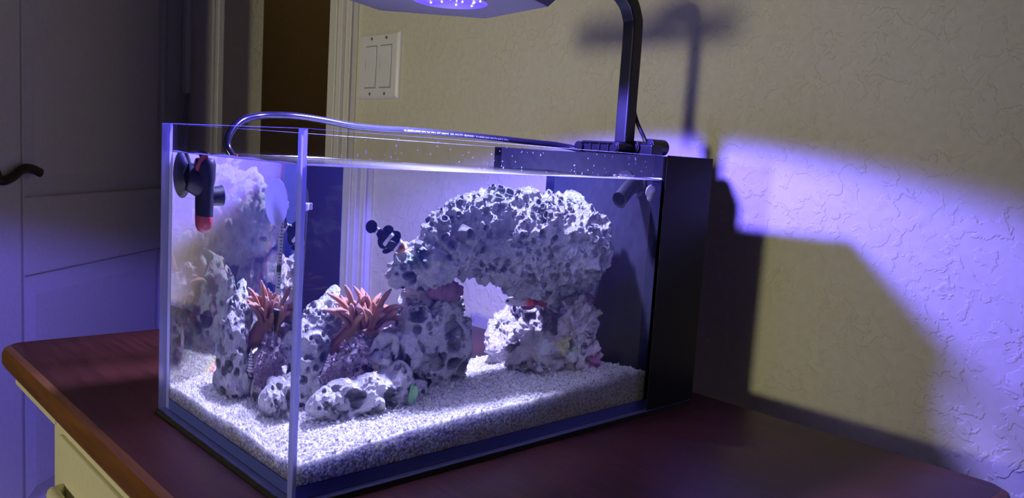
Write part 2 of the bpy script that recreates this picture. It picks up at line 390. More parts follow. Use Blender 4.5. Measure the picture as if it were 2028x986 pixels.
# casing on the near side of the doorway: flat board with stepped mouldings
mb = MB(); mb.box((XW - 0.05, 3.56, FLOOR), (XW, 3.87, 5.75)); mb.box((XW - 0.085, 3.66, FLOOR), (XW - 0.05, 3.85, 5.75)); mb.box((XW - 0.07, 3.56, FLOOR), (XW - 0.05, 3.59, 5.75)); mb.box((XW - 0.10, 3.72, FLOOR), (XW - 0.085, 3.75, 5.75)); mb.box((XW - 0.02, 3.70, FLOOR), (XW + 0.52, 3.74, 5.6))
struct(obj('trim_1', mb, M['white_paint'], bevel=0.008))
mb = MB(); mb.box((XW - 0.06, 5.98, FLOOR), (XW, 6.66, 5.75)); mb.box((XW - 0.09, 6.05, FLOOR), (XW - 0.06, 6.5, 5.75)); struct(obj('trim_2', mb, M['door'], bevel=0.01))
mb = MB(); mb.box((XW - 0.10, 6.68, 1.40), (XW - 0.02, 6.80, 5.6)); struct(obj('light_slit_strip', mb, M['white_paint'], bevel=0.01))  # white strip standing in for the slit of light at the hinge gap
mb = MB(); mb.box((5.1, 12.05, FLOOR), (5.2, 12.3, 5.6)); mb.box((5.14, 11.3, FLOOR), (5.2, 11.6, 5.6)); struct(obj('trim_4', mb, M['hall'], bevel=0.01))
# panelled door, standing ajar
DH = Vector((2.30, 7.07, 0)); DD = Vector((-0.7317, -0.6816, 0)); DN = Vector((0.6816, -0.7317, 0))
def dpt(s, d, z): p = DH + DD * s + DN * d; return (p.x, p.y, z)
def dbox(mb, s0, s1, d0, d1, z0, z1, mi=0):
    vs = [dpt(s, d, z) for z in (z0, z1) for d in (d0, d1) for s in (s0, s1)]
    mb.add(vs, [(0, 2, 3, 1), (4, 5, 7, 6), (0, 1, 5, 4), (2, 6, 7, 3), (0, 4, 6, 2), (1, 3, 7, 5)], mi)
dt = empty('door_1', None, None, (DH.x, DH.y, FLOOR), kind='structure')
mb = MB()
for a in ((0, 0.52, FLOOR + .05, 5.5), (2.68, 3.3, FLOOR + .05, 5.5)): dbox(mb, a[0], a[1], 0, 0.16, a[2], a[3])
for z0, z1 in ((FLOOR + .05, -2.08), (-0.19, 0.42), (5.0, 5.5)): dbox(mb, 0.52, 2.68, 0, 0.16, z0, z1)
obj('door_frame', mb, M['door'], dt, bevel=0.02)
for z0, z1 in ((-2.08, -0.19), (0.42, 5.0)):
    mb = MB(); dbox(mb, 0.5, 2.70, 0.03, 0.10, z0 - .02, z1 + .02)
    V = [dpt(0.52, .10, z0), dpt(2.68, .10, z0), dpt(2.68, .10, z1), dpt(0.52, .10, z1), dpt(0.68, .15, z0 + .16), dpt(2.52, .15, z0 + .16), dpt(2.52, .15, z1 - .16), dpt(0.68, .15, z1 - .16)]
    mb.add(V, [(0, 1, 5, 4), (1, 2, 6, 5), (2, 3, 7, 6), (3, 0, 4, 7), (4, 5, 6, 7)])
    obj('door_panel', mb, M['door'], dt)
hd = MB()
hz = 0.60
hd.tube(spline([dpt(3.04, .20, hz - .03), dpt(2.96, .22, hz - .04), dpt(2.86, .22, hz - .01), dpt(2.76, .22, hz + .04), dpt(2.66, .22, hz + .04), dpt(2.56, .22, hz + .01)], 6), 0.036, 12, sq=(1.0, 0.75))
hd.cyl(dpt(3.06, .16, hz - .0), dpt(3.06, .24, hz), 0.05, 20); hd.cyl(dpt(3.06, .155, hz), dpt(3.06, .18, hz), 0.12, 24)
obj('door_handle', hd, M['bronze'], dt, smooth=True)

# light switch: two rockers in one plate
sw = empty('light_switch', 'white double rocker light switch plate on the wall beside the door frame', 'light switch', (XW, 3.23, 1.55))
y0, y1, z0, z1 = 2.975, 3.50, 1.315, 1.79
mb = MB()
V = []
for x, e in ((XW, 0), (XW - .018, 0), (XW - .035, .02)):
    V += [(x, y0 + e, z0 + e), (x, y1 - e, z0 + e), (x, y1 - e, z1 - e), (x, y0 + e, z1 - e)]
mb.add(V, [(i, i + 1, i + 5, i + 4) if i % 4 < 3 else (i, i - 3, i + 1, i + 4) for i in range(8)] + [(8, 9, 10, 11)])
obj('plate', mb, M['plate'], sw, bevel=0.004)
for c in (3.315, 3.125):
    mb = MB(); mb.box((XW - .037, c - .074, 1.391), (XW - .030, c + .074, 1.699)); fr = obj('rocker_frame', mb, M['grey_plastic'], sw)
    mb = MB()
    V = [(XW - .030, c - .068, 1.397), (XW - .030, c + .068, 1.397), (XW - .030, c + .068, 1.693), (XW - .030, c - .068, 1.693), (XW - .052, c - .066, 1.40), (XW - .052, c + .066, 1.40), (XW - .040, c + .066, 1.545), (XW - .040, c - .066, 1.545), (XW - .045, c + .066, 1.69), (XW - .045, c - .066, 1.69)]
    mb.add(V, [(4, 5, 6, 7), (7, 6, 8, 9), (0, 1, 5, 4), (2, 3, 9, 8), (1, 2, 8, 6, 5), (3, 0, 4, 7, 9)])
    obj('rocker', mb, M['plate'], sw, bevel=0.003)
    for z in (1.352, 1.748):
        mb = MB(); mb.cyl((XW - .039, c, z), (XW - .033, c, z), 0.011, 12); mb.box((XW - .040, c - .002, z - .012), (XW - .0385, c + .002, z + .012)); obj('screw', mb, M['screw'], sw)

# ------------------------------------------------------------------ desk
dk = empty('desk', 'cherry wood topped desk with cream painted drawers carrying the aquarium', 'desk', (0.9, 0.6, FLOOR))
mb = MB()
DX0, DX1, DY0, DY1 = -0.2418, 1.986, -1.17, 2.28
def rrect(x0, x1, y0, y1, r, n=6):
    out = []
    for cx, cy_, a0 in ((x1 - r, y1 - r, 0), (x0 + r, y1 - r, 90), (x0 + r, y0 + r, 180), (x1 - r, y0 + r, 270)):
        for k in range(n + 1):
            a = math.radians(a0 + 90 * k / n); out.append((cx + r * math.cos(a), cy_ + r * math.sin(a)))
    return out
prof = [(0.055, DESK_Z - .110), (0.012, DESK_Z - .100), (0.0, DESK_Z - .075), (0.0, DESK_Z - .035), (0.010, DESK_Z - .010), (0.034, DESK_Z)]
loops = [rrect(DX0 + e, DX1 - e * .3, DY0 + e, DY1 - e * .3, 0.06) for e, z in prof]
n = len(loops[0]); V = [(x, y, z) for lp, (e, z) in zip(loops, prof) for x, y in lp]
F = [(i * n + k, i * n + (k + 1) % n, (i + 1) * n + (k + 1) % n, (i + 1) * n + k) for i in range(len(prof) - 1) for k in range(n)]
mb.add(V, F, 0); mb.add([V[(len(prof) - 1) * n + k] for k in range(n)], [tuple(range(n))], 1); mb.add([V[k] for k in range(n)], [tuple(reversed(range(n)))], 0)
obj('desk_top', mb, [M['desk_edge'], M['desk']], dk, smooth=True)
mb = MB(); mb.box((-0.185, -1.05, FLOOR), (1.9, 1.59, DESK_Z - .11)); obj('desk_body', mb, M['cream'], dk, bevel=0.01)
mb = MB(); mb.box((-0.195, 1.55, -0.192), (-0.14, 2.20, DESK_Z - .11)); mb.box((-0.16, 2.16, -0.192), (1.9, 2.20, DESK_Z - .11)); obj('apron', mb, M['cream'], dk, bevel=0.006)
mb = MB(); mb.box((-0.202, -0.9, -0.62), (-0.18, 1.46, -0.20)); dr = obj('drawer', mb, M['cream'], dk, bevel=0.008)
mb = MB(); mb.tube(spline([(-0.20, 1.385, -.40), (-0.235, 1.36, -.395), (-0.245, 1.30, -.395), (-0.245, .75, -.395), (-0.235, .69, -.395), (-0.20, .665, -.40)], 6), 0.030, 12, sq=(1, .8)); obj('drawer_pull', mb, M['cream'], dr, smooth=True)

# ------------------------------------------------------------------ aquarium
mb = MB(); mb.box((-0.004, -0.004, DESK_Z), (AL + .004, AW + .004, -0.0005)); tag(obj('foam_mat', mb, M['foam']), 'thin black foam mat lying between aquarium and desk top', 'mat')
aq = empty('aquarium', 'clear rimless acrylic aquarium with a black rear chamber on the desk', 'aquarium', (AL / 2, AW / 2, 0))
E_ = [1, 1, 0, 0, 1, 1]
mb = MB(); mb.box((0, 0, 0.0), (AL, T, 1), [1, 1, 0, 0, 1, 1]); obj('front_pane', mb, [M['pane'], M['edge']], aq)
mb = MB(); mb.box((0, T + .0005, 0.0), (T, AW, 1), [1, 1, 1, 1, 0, 0]); obj('side_pane', mb, [M['pane'], M['edge']], aq)
mb = MB(); mb.box((T + .0005, AW - T, 0.0), (AL, AW, 1), [1, 1, 0, 0, 1, 1]); obj('back_pane', mb, [M['pane'], M['edge']], aq)
mb = MB(); mb.box((T + .0005, T + .0005, 0.001), (AL, AW - T - .0005, 0.038)); obj('bottom_pane', mb, M['base_pane'], aq)
mb = MB(); mb.box((AK, T + .0005, 0.038), (AK + .022, AW - T - .0005, 0.998)); obj('overflow_wall', mb, M['wet_black'], aq)
mb = MB(); mb.box((AL - T, T + .0005, 0.038), (AL - .0005, AW - T - .0005, 0.998)); obj('end_panel', mb, M['black'], aq)
mb = MB(); mb.box((AP - .002, -0.004, 0.004), (AL + .003, -0.0005, 1.002)); obj('chamber_panel', mb, M['black'], aq, bevel=0.001)
mb = MB(); mb.box((AP - .002, AW + .0005, 0.004), (AL + .003, AW + .004, 1.002)); obj('chamber_back_panel', mb, M['black'], aq)
mb = MB(); mb.tube(spline([(AK + .01, .20, .885), (AK - .04, .20, .882), (AK - .08, .19, .865), (AK - .125, .17, .838), (AK - .15, .16, .822)], 6), [.034] * 24 + [.036], 20, caps=False)
mb.tube([(AK - .15, .16, .822), (AK - .146, .162, .825), (AK - .10, .185, .85)], [.036, .026, .024], 20, caps=False); mb.cyl((AK - .012, .20, .885), (AK + .002, .20, .885), .05, 24)
obj('return_nozzle', mb, M['black_plastic'], aq, smooth=True)

# ------------------------------------------------------------------ water
wt = MB()
a, b = (T + .0012, T + .0012, 0.036), (AK + .010, AW - T - .0012, WL)
wt.box(a, b)
water = obj('water', wt, M['water']); tag(water, 'clear blue lit seawater filling the aquarium to below its rim', 'water')
men = MB()
loop = [(a[0], a[1]), (AK, a[1]), (AK, b[1]), (a[0], b[1])]
for i in range(4):
    p, q = loop[i], loop[(i + 1) % 4]; nx, ny = [(0, 1), (-1, 0), (0, -1), (1, 0)][i]
    V = []; K = 60
    for k in range(K + 1):
        t_ = k / K; x = p[0] + (q[0] - p[0]) * t_; y = p[1] + (q[1] - p[1]) * t_; e = 0.0055 + .002 * math.sin(9 * t_ + i) + .0015 * math.sin(31 * t_)
        for d_, z_ in ((.0003, e), (.002, e * .45), (.005, .0015), (.009, .0004)): V.append((x + nx * d_, y + ny * d_, WL + z_))
    men.add(V, [(k * 4 + j, k * 4 + j + 1, (k + 1) * 4 + j + 1, (k + 1) * 4 + j) for k in range(K) for j in range(3)])
obj('meniscus', men, M['wfilm'], water, smooth=True, merge=False)

dm = MB()
for k in range(90):
    x = RNG.uniform(.08, AK - .03); z = WL + .012 + .075 * RNG.random() ** 1.5; r = RNG.uniform(.0010, .0024)
    dm.ball((x, T + .0004, z), r, 6, 4, (1, .5, RNG.uniform(1, 2.2)))
for k in range(26): dm.ball((AK - .075 + RNG.normal() * .022, .15 + RNG.normal() * .02, WL + RNG.uniform(-.001, .012)), RNG.uniform(.0018, .0042), 8, 5)
tag(obj('splash_droplets', dm, M['wfilm'], water, smooth=True, merge=False), kind='stuff')

# ------------------------------------------------------------------ sand
def sand_h(x, y):
    x = np.asarray(x, float); y = np.asarray(y, float)
    k = np.clip(x / 0.6, 0, 1); k = k * k * (3 - 2 * k)
    f = np.interp(x, [0, .1, .36, .8, 1.2, 1.52], [.100, .102, .126, .143, .136, .152])
    h = f * (1 - .12 * y)
    p = np.stack([x * 5, y * 5, np.zeros_like(x)], -1).reshape(-1, 3)
    return h + 0.008 * vnoise(p, 3).reshape(x.shape) + 0.003 * vnoise(p * 4, 5).reshape(x.shape)
X0, X1, Y0, Y1 = T + .003, AK - .001, T + .003, AW - T - .003
nx, ny = 260, 164
gx, gy = np.meshgrid(np.linspace(X0, X1, nx), np.linspace(Y0, Y1, ny), indexing='ij'); gz = sand_h(gx, gy) - .003 + RNG.uniform(-.003, .003, gx.shape)
V = np.stack([gx, gy, gz], -1).reshape(-1, 3)
F = [(i * ny + j, (i + 1) * ny + j, (i + 1) * ny + j + 1, i * ny + j + 1) for i in range(nx - 1) for j in range(ny - 1)]
ring = [i * ny for i in range(nx)] + [(nx - 1) * ny + j for j in range(1, ny)] + [i * ny + ny - 1 for i in range(nx - 2, -1, -1)] + [j for j in range(ny - 2, 0, -1)]
k0 = len(V); low = V[ring].copy(); low[:, 2] = 0.040; V = np.vstack([V, low])
nr = len(ring); F += [(ring[i], k0 + i, k0 + (i + 1) % nr, ring[(i + 1) % nr]) for i in range(nr)]
# loose grains on the bed: eight-sided chips
n1 = 13000
gp = np.zeros((n1, 3))
gp[:, 0] = RNG.uniform(X0 + .004, X1 - .004, n1); gp[:, 1] = RNG.uniform(Y0 + .004, Y1 - .004, n1); gp[:, 2] = sand_h(gp[:, 0], gp[:, 1]) + RNG.uniform(-.006, .003, n1)
ng = len(gp); octa = np.array([(1, 0, 0), (-1, 0, 0), (0, 1, 0), (0, -1, 0), (0, 0, 1), (0, 0, -1)], float)
of = np.array([(0, 2, 4), (2, 1, 4), (1, 3, 4), (3, 0, 4), (2, 0, 5), (1, 2, 5), (3, 1, 5), (0, 3, 5)])
r_ = RNG.uniform(.0035, .0075, ng) * np.where(RNG.random(ng) > .93, 1.4, 1)
qv, _ = np.linalg.qr(RNG.normal(size=(ng, 3, 3)))
gs = octa[None] * RNG.uniform(.6, 1.2, (ng, 6, 1)) * r_[:, None, None]
gv = np.einsum('nij,nkj->nki', qv, gs) + gp[:, None]
gv[:, :, 0] = np.clip(gv[:, :, 0], T + .002, AK - .0005); gv[:, :, 1] = np.clip(gv[:, :, 1], T + .002, AW - T - .002)
gf = (of[None] + (np.arange(ng) * 6)[:, None, None]).reshape(-1, 3)
tone = RNG.uniform(.6, 1.0, ng) * np.where(RNG.random(ng) > .95, .5, 1)
gc = np.repeat(tone[:, None] * np.array([[.97, .95, .90]]), 6, 0)
org = np.array((.77, .49, .04))
me = mesh_from('sand_bed', (V - org) * S, F, M['sandbody'], smooth=False)
sb = link('sand_bed', me, None, tuple(org)); tag(sb, 'coarse white coral sand bed covering the aquarium floor', 'sand', kind='stuff')
me = mesh_from('loose_grains', (gv.reshape(-1, 3) - org) * S, [tuple(int(i) for i in f) for f in gf], M['sand'], smooth=False, cols=gc)
tag(link('loose_grains', me, sb), kind='stuff')

# ------------------------------------------------------------------ rocks
def rock_mesh(name, blobs, seed, voxel=0.007, big=0.03, small=0.010, nod=0.0, pits=60, pit_r=(.008, .03), pit_pow=2.5, tints=(), colr=(0.42, 0.41, 0.40), squash=1.0, smooth_it=6):
    """merge blobs by voxel remesh, then displace by noise and sink pits; gives vertices (units), faces, colours, normals"""
    bm = bmesh.new(); rr = random.Random(seed)
    for x, y, z, r in blobs:
        r *= 1.07
        q = Quaternion((rr.uniform(-1, 1), rr.uniform(-1, 1), rr.uniform(-1, 1), rr.uniform(-1, 1))).normalized()
        mt = Matrix.Translation((x, y, z)) @ q.to_matrix().to_4x4() @ Matrix.Diagonal((r * rr.uniform(.9, 1.1), r * rr.uniform(.9, 1.12), r * rr.uniform(.9, 1.08), 1))
        bmesh.ops.create_icosphere(bm, subdivisions=3, radius=1, matrix=mt)
    me = bpy.data.meshes.new('tmp'); bm.to_mesh(me); bm.free()
    o = bpy.data.objects.new('tmp', me); COL.objects.link(o)
    rm = o.modifiers.new('r', 'REMESH'); rm.mode = 'VOXEL'; rm.voxel_size = voxel
    sm = o.modifiers.new('s', 'SMOOTH'); sm.iterations = smooth_it; sm.factor = 0.5
    dg = bpy.context.evaluated_depsgraph_get(); e = o.evaluated_get(dg); m2 = e.to_mesh()
    nv = len(m2.vertices); v = np.empty(nv * 3, np.float32); m2.vertices.foreach_get('co', v); v = v.reshape(-1, 3).astype(float)
    nf = len(m2.polygons); ls = np.empty(nf * 4, np.int32) if len(m2.loops) == nf * 4 else None
    faces = [tuple(p.vertices) for p in m2.polygons]
    e.to_mesh_clear(); bpy.data.objects.remove(o); bpy.data.meshes.remove(me)
    fa = np.array([f if len(f) == 4 else (*f, f[0]) for f in faces])
    def normals(v):
        n_ = np.cross(v[fa[:, 2]] - v[fa[:, 0]], v[fa[:, 3]] - v[fa[:, 1]]); out = np.zeros_like(v)
        for k in range(4): np.add.at(out, fa[:, k], n_)
        return out / (np.linalg.norm(out, axis=1, keepdims=True) + 1e-12)
    nn = normals(v)
    d = big * fbm(v * 7, 3, seed) + small * fbm(v * 26, 4, seed + 9, .6)
    if nod:
        wv = worley(v * 17 + .15 * fbm(v * 20, 2, seed)[:, None], seed); d = d + nod * (0.55 - np.clip(wv, 0, 1))
        wv = worley(v * 38, seed + 5); d = d + nod * .5 * (0.5 - np.clip(wv, 0, 1))
    v = v + nn * d[:, None]; nn = normals(v)
    dark = np.zeros(len(v))
    if pits:
        kd = KDTree(len(v))
        for i, p in enumerate(v): kd.insert(p, i)
        kd.balance()
        r2 = np.random.default_rng(seed)
        centres = [(tuple(v[i]), rad) for i, rad in zip(r2.integers(0, len(v), pits), pit_r[0] + (pit_r[1] - pit_r[0]) * r2.random(pits) ** pit_pow)] if isinstance(pits, int) else pits
        off = np.zeros_like(v)
        for c, rad in centres:
            _, ci, _ = kd.find(c); cn = nn[ci]; ell = r2.uniform(.75, 1.0)
            for _, i, dist in kd.find_range(v[ci], rad * 1.15):
                w_ = np.clip((1 - dist / (rad * 1.1)) * 3.6, 0, 1)
                lat = v[i] - v[ci]; lat = lat - cn * lat.dot(cn); off[i] -= cn * (w_ * w_ * (3 - 2 * w_)) * rad * (2.1 + 18 * rad) * ell; off[i] += lat * (4 * w_ * (1 - w_) * .45 + .25 * w_ * w_); dark[i] = max(dark[i], w_ * .35)
        v = v + off; nn = normals(v)
    col = np.tile(np.array(colr) * 1.28, (len(v), 1)) * (1 + 0.22 * fbm(v * 10, 4, seed + 31))[:, None]
    for (c, rad, tc, amt) in tints:
        dist = np.linalg.norm(v - np.array(c), axis=1) / rad + .5 * fbm(v * 22, 3, seed + 77)
        w_ = np.clip(1.5 - 1.5 * dist, 0, 1)[:, None] * amt
        col = col * (1 - w_) + np.array(tc) * w_
    return v, faces, np.clip(col, 0.01, 1), nn, dark
def rock(name, label, blobs, cat='rock', **kw):
    v, f, c, nn, dk_ = rock_mesh(name, blobs, **kw)
    org = np.array([v[:, 0].mean(), v[:, 1].mean(), v[:, 2].min()])
    o = link(name, mesh_from(name, (v - org) * S, f, M['rock'], cols=c), None, tuple(org)); tag(o, label, cat, 'live rocks in the aquarium')
    return (o, v, nn, dk_) if name == 'arch_rock' else (o, v, nn)

G = dict(
 arch=[(0.572, 0.52, 0.558, 0.055), (0.608, 0.52, 0.574, 0.073), (0.669, 0.5, 0.596, 0.087), (0.731, 0.48, 0.625, 0.102), (0.812, 0.47, 0.669, 0.132), (0.897, 0.46, 0.672, 0.145), (0.986, 0.45, 0.664, 0.152), (1.087, 0.43, 0.641, 0.166), (1.205, 0.41, 0.624, 0.172), (1.290, 0.39, 0.611, 0.158), (1.345, 0.37, 0.597, 0.115), (1.28, 0.4, 0.764, 0.043), (0.929, 0.45, 0.792, 0.04), (1.028, 0.44, 0.517, 0.034), (1.253, 0.42, 0.459, 0.048), (1.385, 0.42, 0.456, 0.05)],
 pillar=[(0.74, 0.62, 0.4, 0.099), (0.819, 0.62, 0.369, 0.101), (0.68, 0.58, 0.34, 0.094), (0.784, 0.6, 0.272, 0.116), (0.73, 0.58, 0.198, 0.096), (0.839, 0.64, 0.185, 0.065), (0.583, 0.5, 0.264, 0.074), (0.504, 0.48, 0.254, 0.052), (0.685, 0.6, 0.437, 0.072), (0.70, 0.58, 0.10, 0.08), (0.80, 0.62, 0.10, 0.08)],
 cave=[(1.221, 0.8, 0.189, 0.084), (1.21, 0.82, 0.261, 0.076), (1.277, 0.8, 0.364, 0.059), (1.292, 0.74, 0.416, 0.059), (1.35, 0.74, 0.366, 0.081), (1.357, 0.74, 0.269, 0.107), (1.331, 0.58, 0.415, 0.066), (1.321, 0.76, 0.174, 0.086), (1.26, 0.78, 0.11, 0.09)],
 knob=[(1.347, 0.38, 0.362, 0.064), (1.372, 0.36, 0.326, 0.060), (1.366, 0.36, 0.266, 0.056), (1.396, 0.37, 0.215, 0.050), (1.333, 0.44, 0.32, 0.053), (1.341, 0.42, 0.409, 0.045), (1.42, 0.36, 0.363, 0.034)],
 crusty=[(1.199, 0.56, 0.195, 0.072), (1.233, 0.46, 0.189, 0.080), (1.317, 0.42, 0.198, 0.077), (1.394, 0.36, 0.176, 0.054), (1.198, 0.4, 0.158, 0.040), (1.205, 0.54, 0.225, 0.040), (1.271, 0.44, 0.225, 0.045), (1.25, .46, .12, .07), (1.34, .42, .12, .06)],
 front=[(0.24, 0.37, 0.174, 0.044), (0.314, 0.38, 0.18, 0.062), (0.41, 0.39, 0.169, 0.076), (0.505, 0.41, 0.173, 0.079), (0.596, 0.43, 0.134, 0.063), (0.69, 0.47, 0.118, 0.036), (0.517, 0.42, 0.216, 0.038), (0.454, 0.38, 0.139, 0.067), (.30, .37, .11, .05)],
 slab=[(0.395, 0.74, 0.435, 0.042), (0.346, 0.72, 0.388, 0.066), (0.306, 0.7, 0.315, 0.079), (0.293, 0.7, 0.23, 0.083), (0.29, 0.7, 0.161, 0.08), (0.381, 0.68, 0.376, 0.041), (0.352, 0.66, 0.175, 0.062), (0.273, 0.76, 0.143, 0.046), (.41, .75, .46, .03)],
 mid=[(0.357, 0.48, 0.225, 0.060), (0.356, 0.5, 0.168, 0.066), (0.391, 0.50, 0.274, 0.050), (0.54, 0.52, 0.293, 0.045), (0.455, 0.6, 0.30, 0.051), (0.385, 0.6, 0.24, 0.040), (0.573, 0.58, 0.323, 0.041), (.42, .56, .20, .07), (.36, .50, .10, .06)],
)
WHITE_, GREEN_, PINK_, OLIVE_, YEL_ = (.66, .68, .66), (.16, .30, .20), (.34, .19, .30), (.40, .40, .20), (.62, .62, .16)
arch, av, an, adk = rock('arch_rock', 'long pale bridge of rock studded with small tube mouths, spanning two rock supports', G['arch'], seed=3, voxel=.0040, big=.024, small=.015, nod=.026, pits=330, pit_r=(.005, .018),
    colr=(.50, .50, .49), tints=[((.600, .43, .615), .050, (.05, .09, .07), .95), ((.555, .45, .62), .04, (.35, .62, .52), .8), ((.676, .36, .60), .03, YEL_, .95), ((.95, .42, .80), .12, WHITE_, .6), ((1.28, .38, .78), .06, (.50, .62, .42), .7), ((.74, .34, .68), .05, (.62, .66, .42), .6)])
pil, pv, pn = rock('pillar_rock', 'grey porous rock full of dark holes carrying the left end of the rock bridge', G['pillar'], seed=21, voxel=.0036, big=.020, small=.0045, pits=430, pit_r=(.0065, .038), pit_pow=4.5, colr=(.60, .59, .58))
cav, cv, cn = rock('cave_rock', 'mauve rock with a shadowed hollow under the right end of the rock bridge', G['cave'], seed=33, voxel=.0060, big=.026, small=.018, nod=.024, pits=60, colr=(.46, .42, .47), tints=[((1.20, .80, .26), .08, WHITE_, .6), ((1.28, .80, .40), .07, WHITE_, .7)])
kno, kv, kn = rock('knob_rock', 'knobbly lilac rock stacked upright beside the black overflow wall', G['knob'], seed=41, voxel=.0050, big=.020, small=.016, nod=.026, pits=40, pit_r=(.008, .022), colr=(.50, .45, .50), tints=[((1.36, .30, .30), .045, (.82, .80, .76), .9), ((1.41, .31, .22), .06, PINK_, .7), ((1.44, .33, .37), .035, (.60, .62, .30), .7), ((1.34, .33, .40), .03, WHITE_, .8)])
cru, uv_, un = rock('crusty_rock', 'low rock crusted green and pink, foremost of the right hand rock pile', G['crusty'], seed=52, voxel=.0050, big=.020, small=.018, nod=.030, pits=40, colr=(.50, .46, .45), tints=[((1.27, .38, .25), .050, (.62, .62, .22), .9), ((1.20, .42, .22), .055, (.78, .84, .80), .95), ((1.33, .35, .24), .050, (.40, .52, .24), .8), ((1.41, .32, .17), .075, (.46, .18, .36), .95), ((1.22, .34, .15), .060, (.38, .42, .30), .7), ((1.30, .34, .20), .022, (.80, .82, .72), .9), ((1.26, .36, .19), .022, (.78, .82, .78), .9), ((1.36, .34, .22), .020, (.74, .66, .74), .8), ((1.33, .34, .13), .05, (.48, .34, .30), .7)])
fro, fv, fn = rock('front_rock', 'low lumpy grey rock with dark caves lying on the sand nearest the front pane', G['front'], seed=63, voxel=.0038, big=.022, small=.008, pits=[((.33, .30, .19), .030), ((.46, .29, .17), .034), ((.40, .30, .13), .020), ((.28, .31, .14), .018), ((.56, .34, .13), .018), ((.52, .38, .24), .016), ((.24, .33, .17), .012), ((.36, .31, .11), .016)] + [((random.uniform(.2, .7), .34, random.uniform(.1, .25)), random.uniform(.005, .012)) for _ in range(50)], colr=(.44, .43, .43), tints=[((.55, .35, .16), .035, (.22, .42, .22), .7)])
sla, sv, sn = rock('slab_rock', 'tall pointed grey slab of rock nearest the side pane beside the orange anemone', G['slab'], seed=72, voxel=.0038, big=.016, small=.006, pits=230, pit_r=(.006, .024), pit_pow=4.0, colr=(.45, .44, .44), tints=[((.34, .62, .42), .03, (.28, .32, .26), .8), ((.40, .72, .46), .05, (.52, .60, .52), .6)])
mid, mv, mn = rock('coral_rock', 'brownish rock under the anemone overgrown by a fringed purple coral', G['mid'], seed=85, voxel=.0055, big=.016, small=.012, pits=60, pit_r=(.006, .02), colr=(.32, .28, .30))

# tube mouths grown on the arch
def tube_mouth(k):
    rr = random.Random(k); r0 = 1.0; s = 14; prof = [(1.35, -.8), (1.20, -.2), (1.06, .45), (1.0, .90), (.93, 1.0), (.80, .97), (.70, .6), (.58, -.1), (.3, -.5)]
    m_ = MB(); m_.lathe([(r * rr.uniform(.96, 1.04), z) for r, z in prof], seg=s); m_.v = [(x * (1 + .10 * math.sin(2 * math.atan2(y, x) + k) + .05 * math.sin(5 * math.atan2(y, x) + 2 * k)), y * (1 + .08 * math.sin(3 * math.atan2(y, x) + k)), z + .12 * math.sin(3 * math.atan2(y, x) + k) * (z > .3)) for x, y, z in m_.v]
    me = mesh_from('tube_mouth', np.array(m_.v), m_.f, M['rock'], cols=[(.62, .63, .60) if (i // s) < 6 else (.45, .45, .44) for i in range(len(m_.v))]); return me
TM = [tube_mouth(k) for k in range(4)]
spots = [((.74, .33, .69), .022), ((.665, .37, .685), .017), ((.80, .335, .65), .020), ((.83, .33, .70), .018), ((.60, .45, .66), .016), ((.90, .38, .80), .022), ((.96, .40, .82), .022)]
dens = vnoise(av * 6, 91); pick = [i for i in RNG.permutation(len(av)) if an[i][2] > -.25 and (an[i][1] < .35) and dens[i] > -.15 and av[i][0] > .60 and adk[i] < .02]
got = []
kdA = KDTree(len(av))
for i, p in enumerate(av): kdA.insert(p, i)
kdA.balance()
for c, r in spots: got.append((kdA.find(c)[1], r))
for i in pick:
    if len(got) >= 230: break
    r = .005 + .011 * random.random() ** 2
    if all(np.sum((av[i] - av[j]) ** 2) > ((r + q) * .95) ** 2 for j, q in got): got.append((i, r))
ab = base(arch)
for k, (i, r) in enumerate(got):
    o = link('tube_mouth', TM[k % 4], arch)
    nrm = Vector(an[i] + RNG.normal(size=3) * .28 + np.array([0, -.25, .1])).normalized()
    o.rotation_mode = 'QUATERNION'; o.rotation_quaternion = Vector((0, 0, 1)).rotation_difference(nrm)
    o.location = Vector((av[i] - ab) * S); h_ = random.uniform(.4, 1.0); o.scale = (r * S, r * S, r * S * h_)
# mauve putty joining bridge and supports
for nm, par, bl in (('putty', arch, [(.770, .535, .480, .034), (.735, .54, .482, .030), (.805, .55, .470, .030), (.785, .54, .455, .026), (.84, .57, .462, .022)]), ('putty', arch, [(1.385, .43, .425, .032), (1.40, .42, .41, .028)])):
    v, f, c, _, _ = rock_mesh('putty', bl, 5, voxel=.006, big=.016, small=.008, nod=.012, pits=0)
    o = link('putty', mesh_from('putty', (v - ab) * S, f, M['putty']), arch); tag(o, 'mauve putty gluing the rocks together')

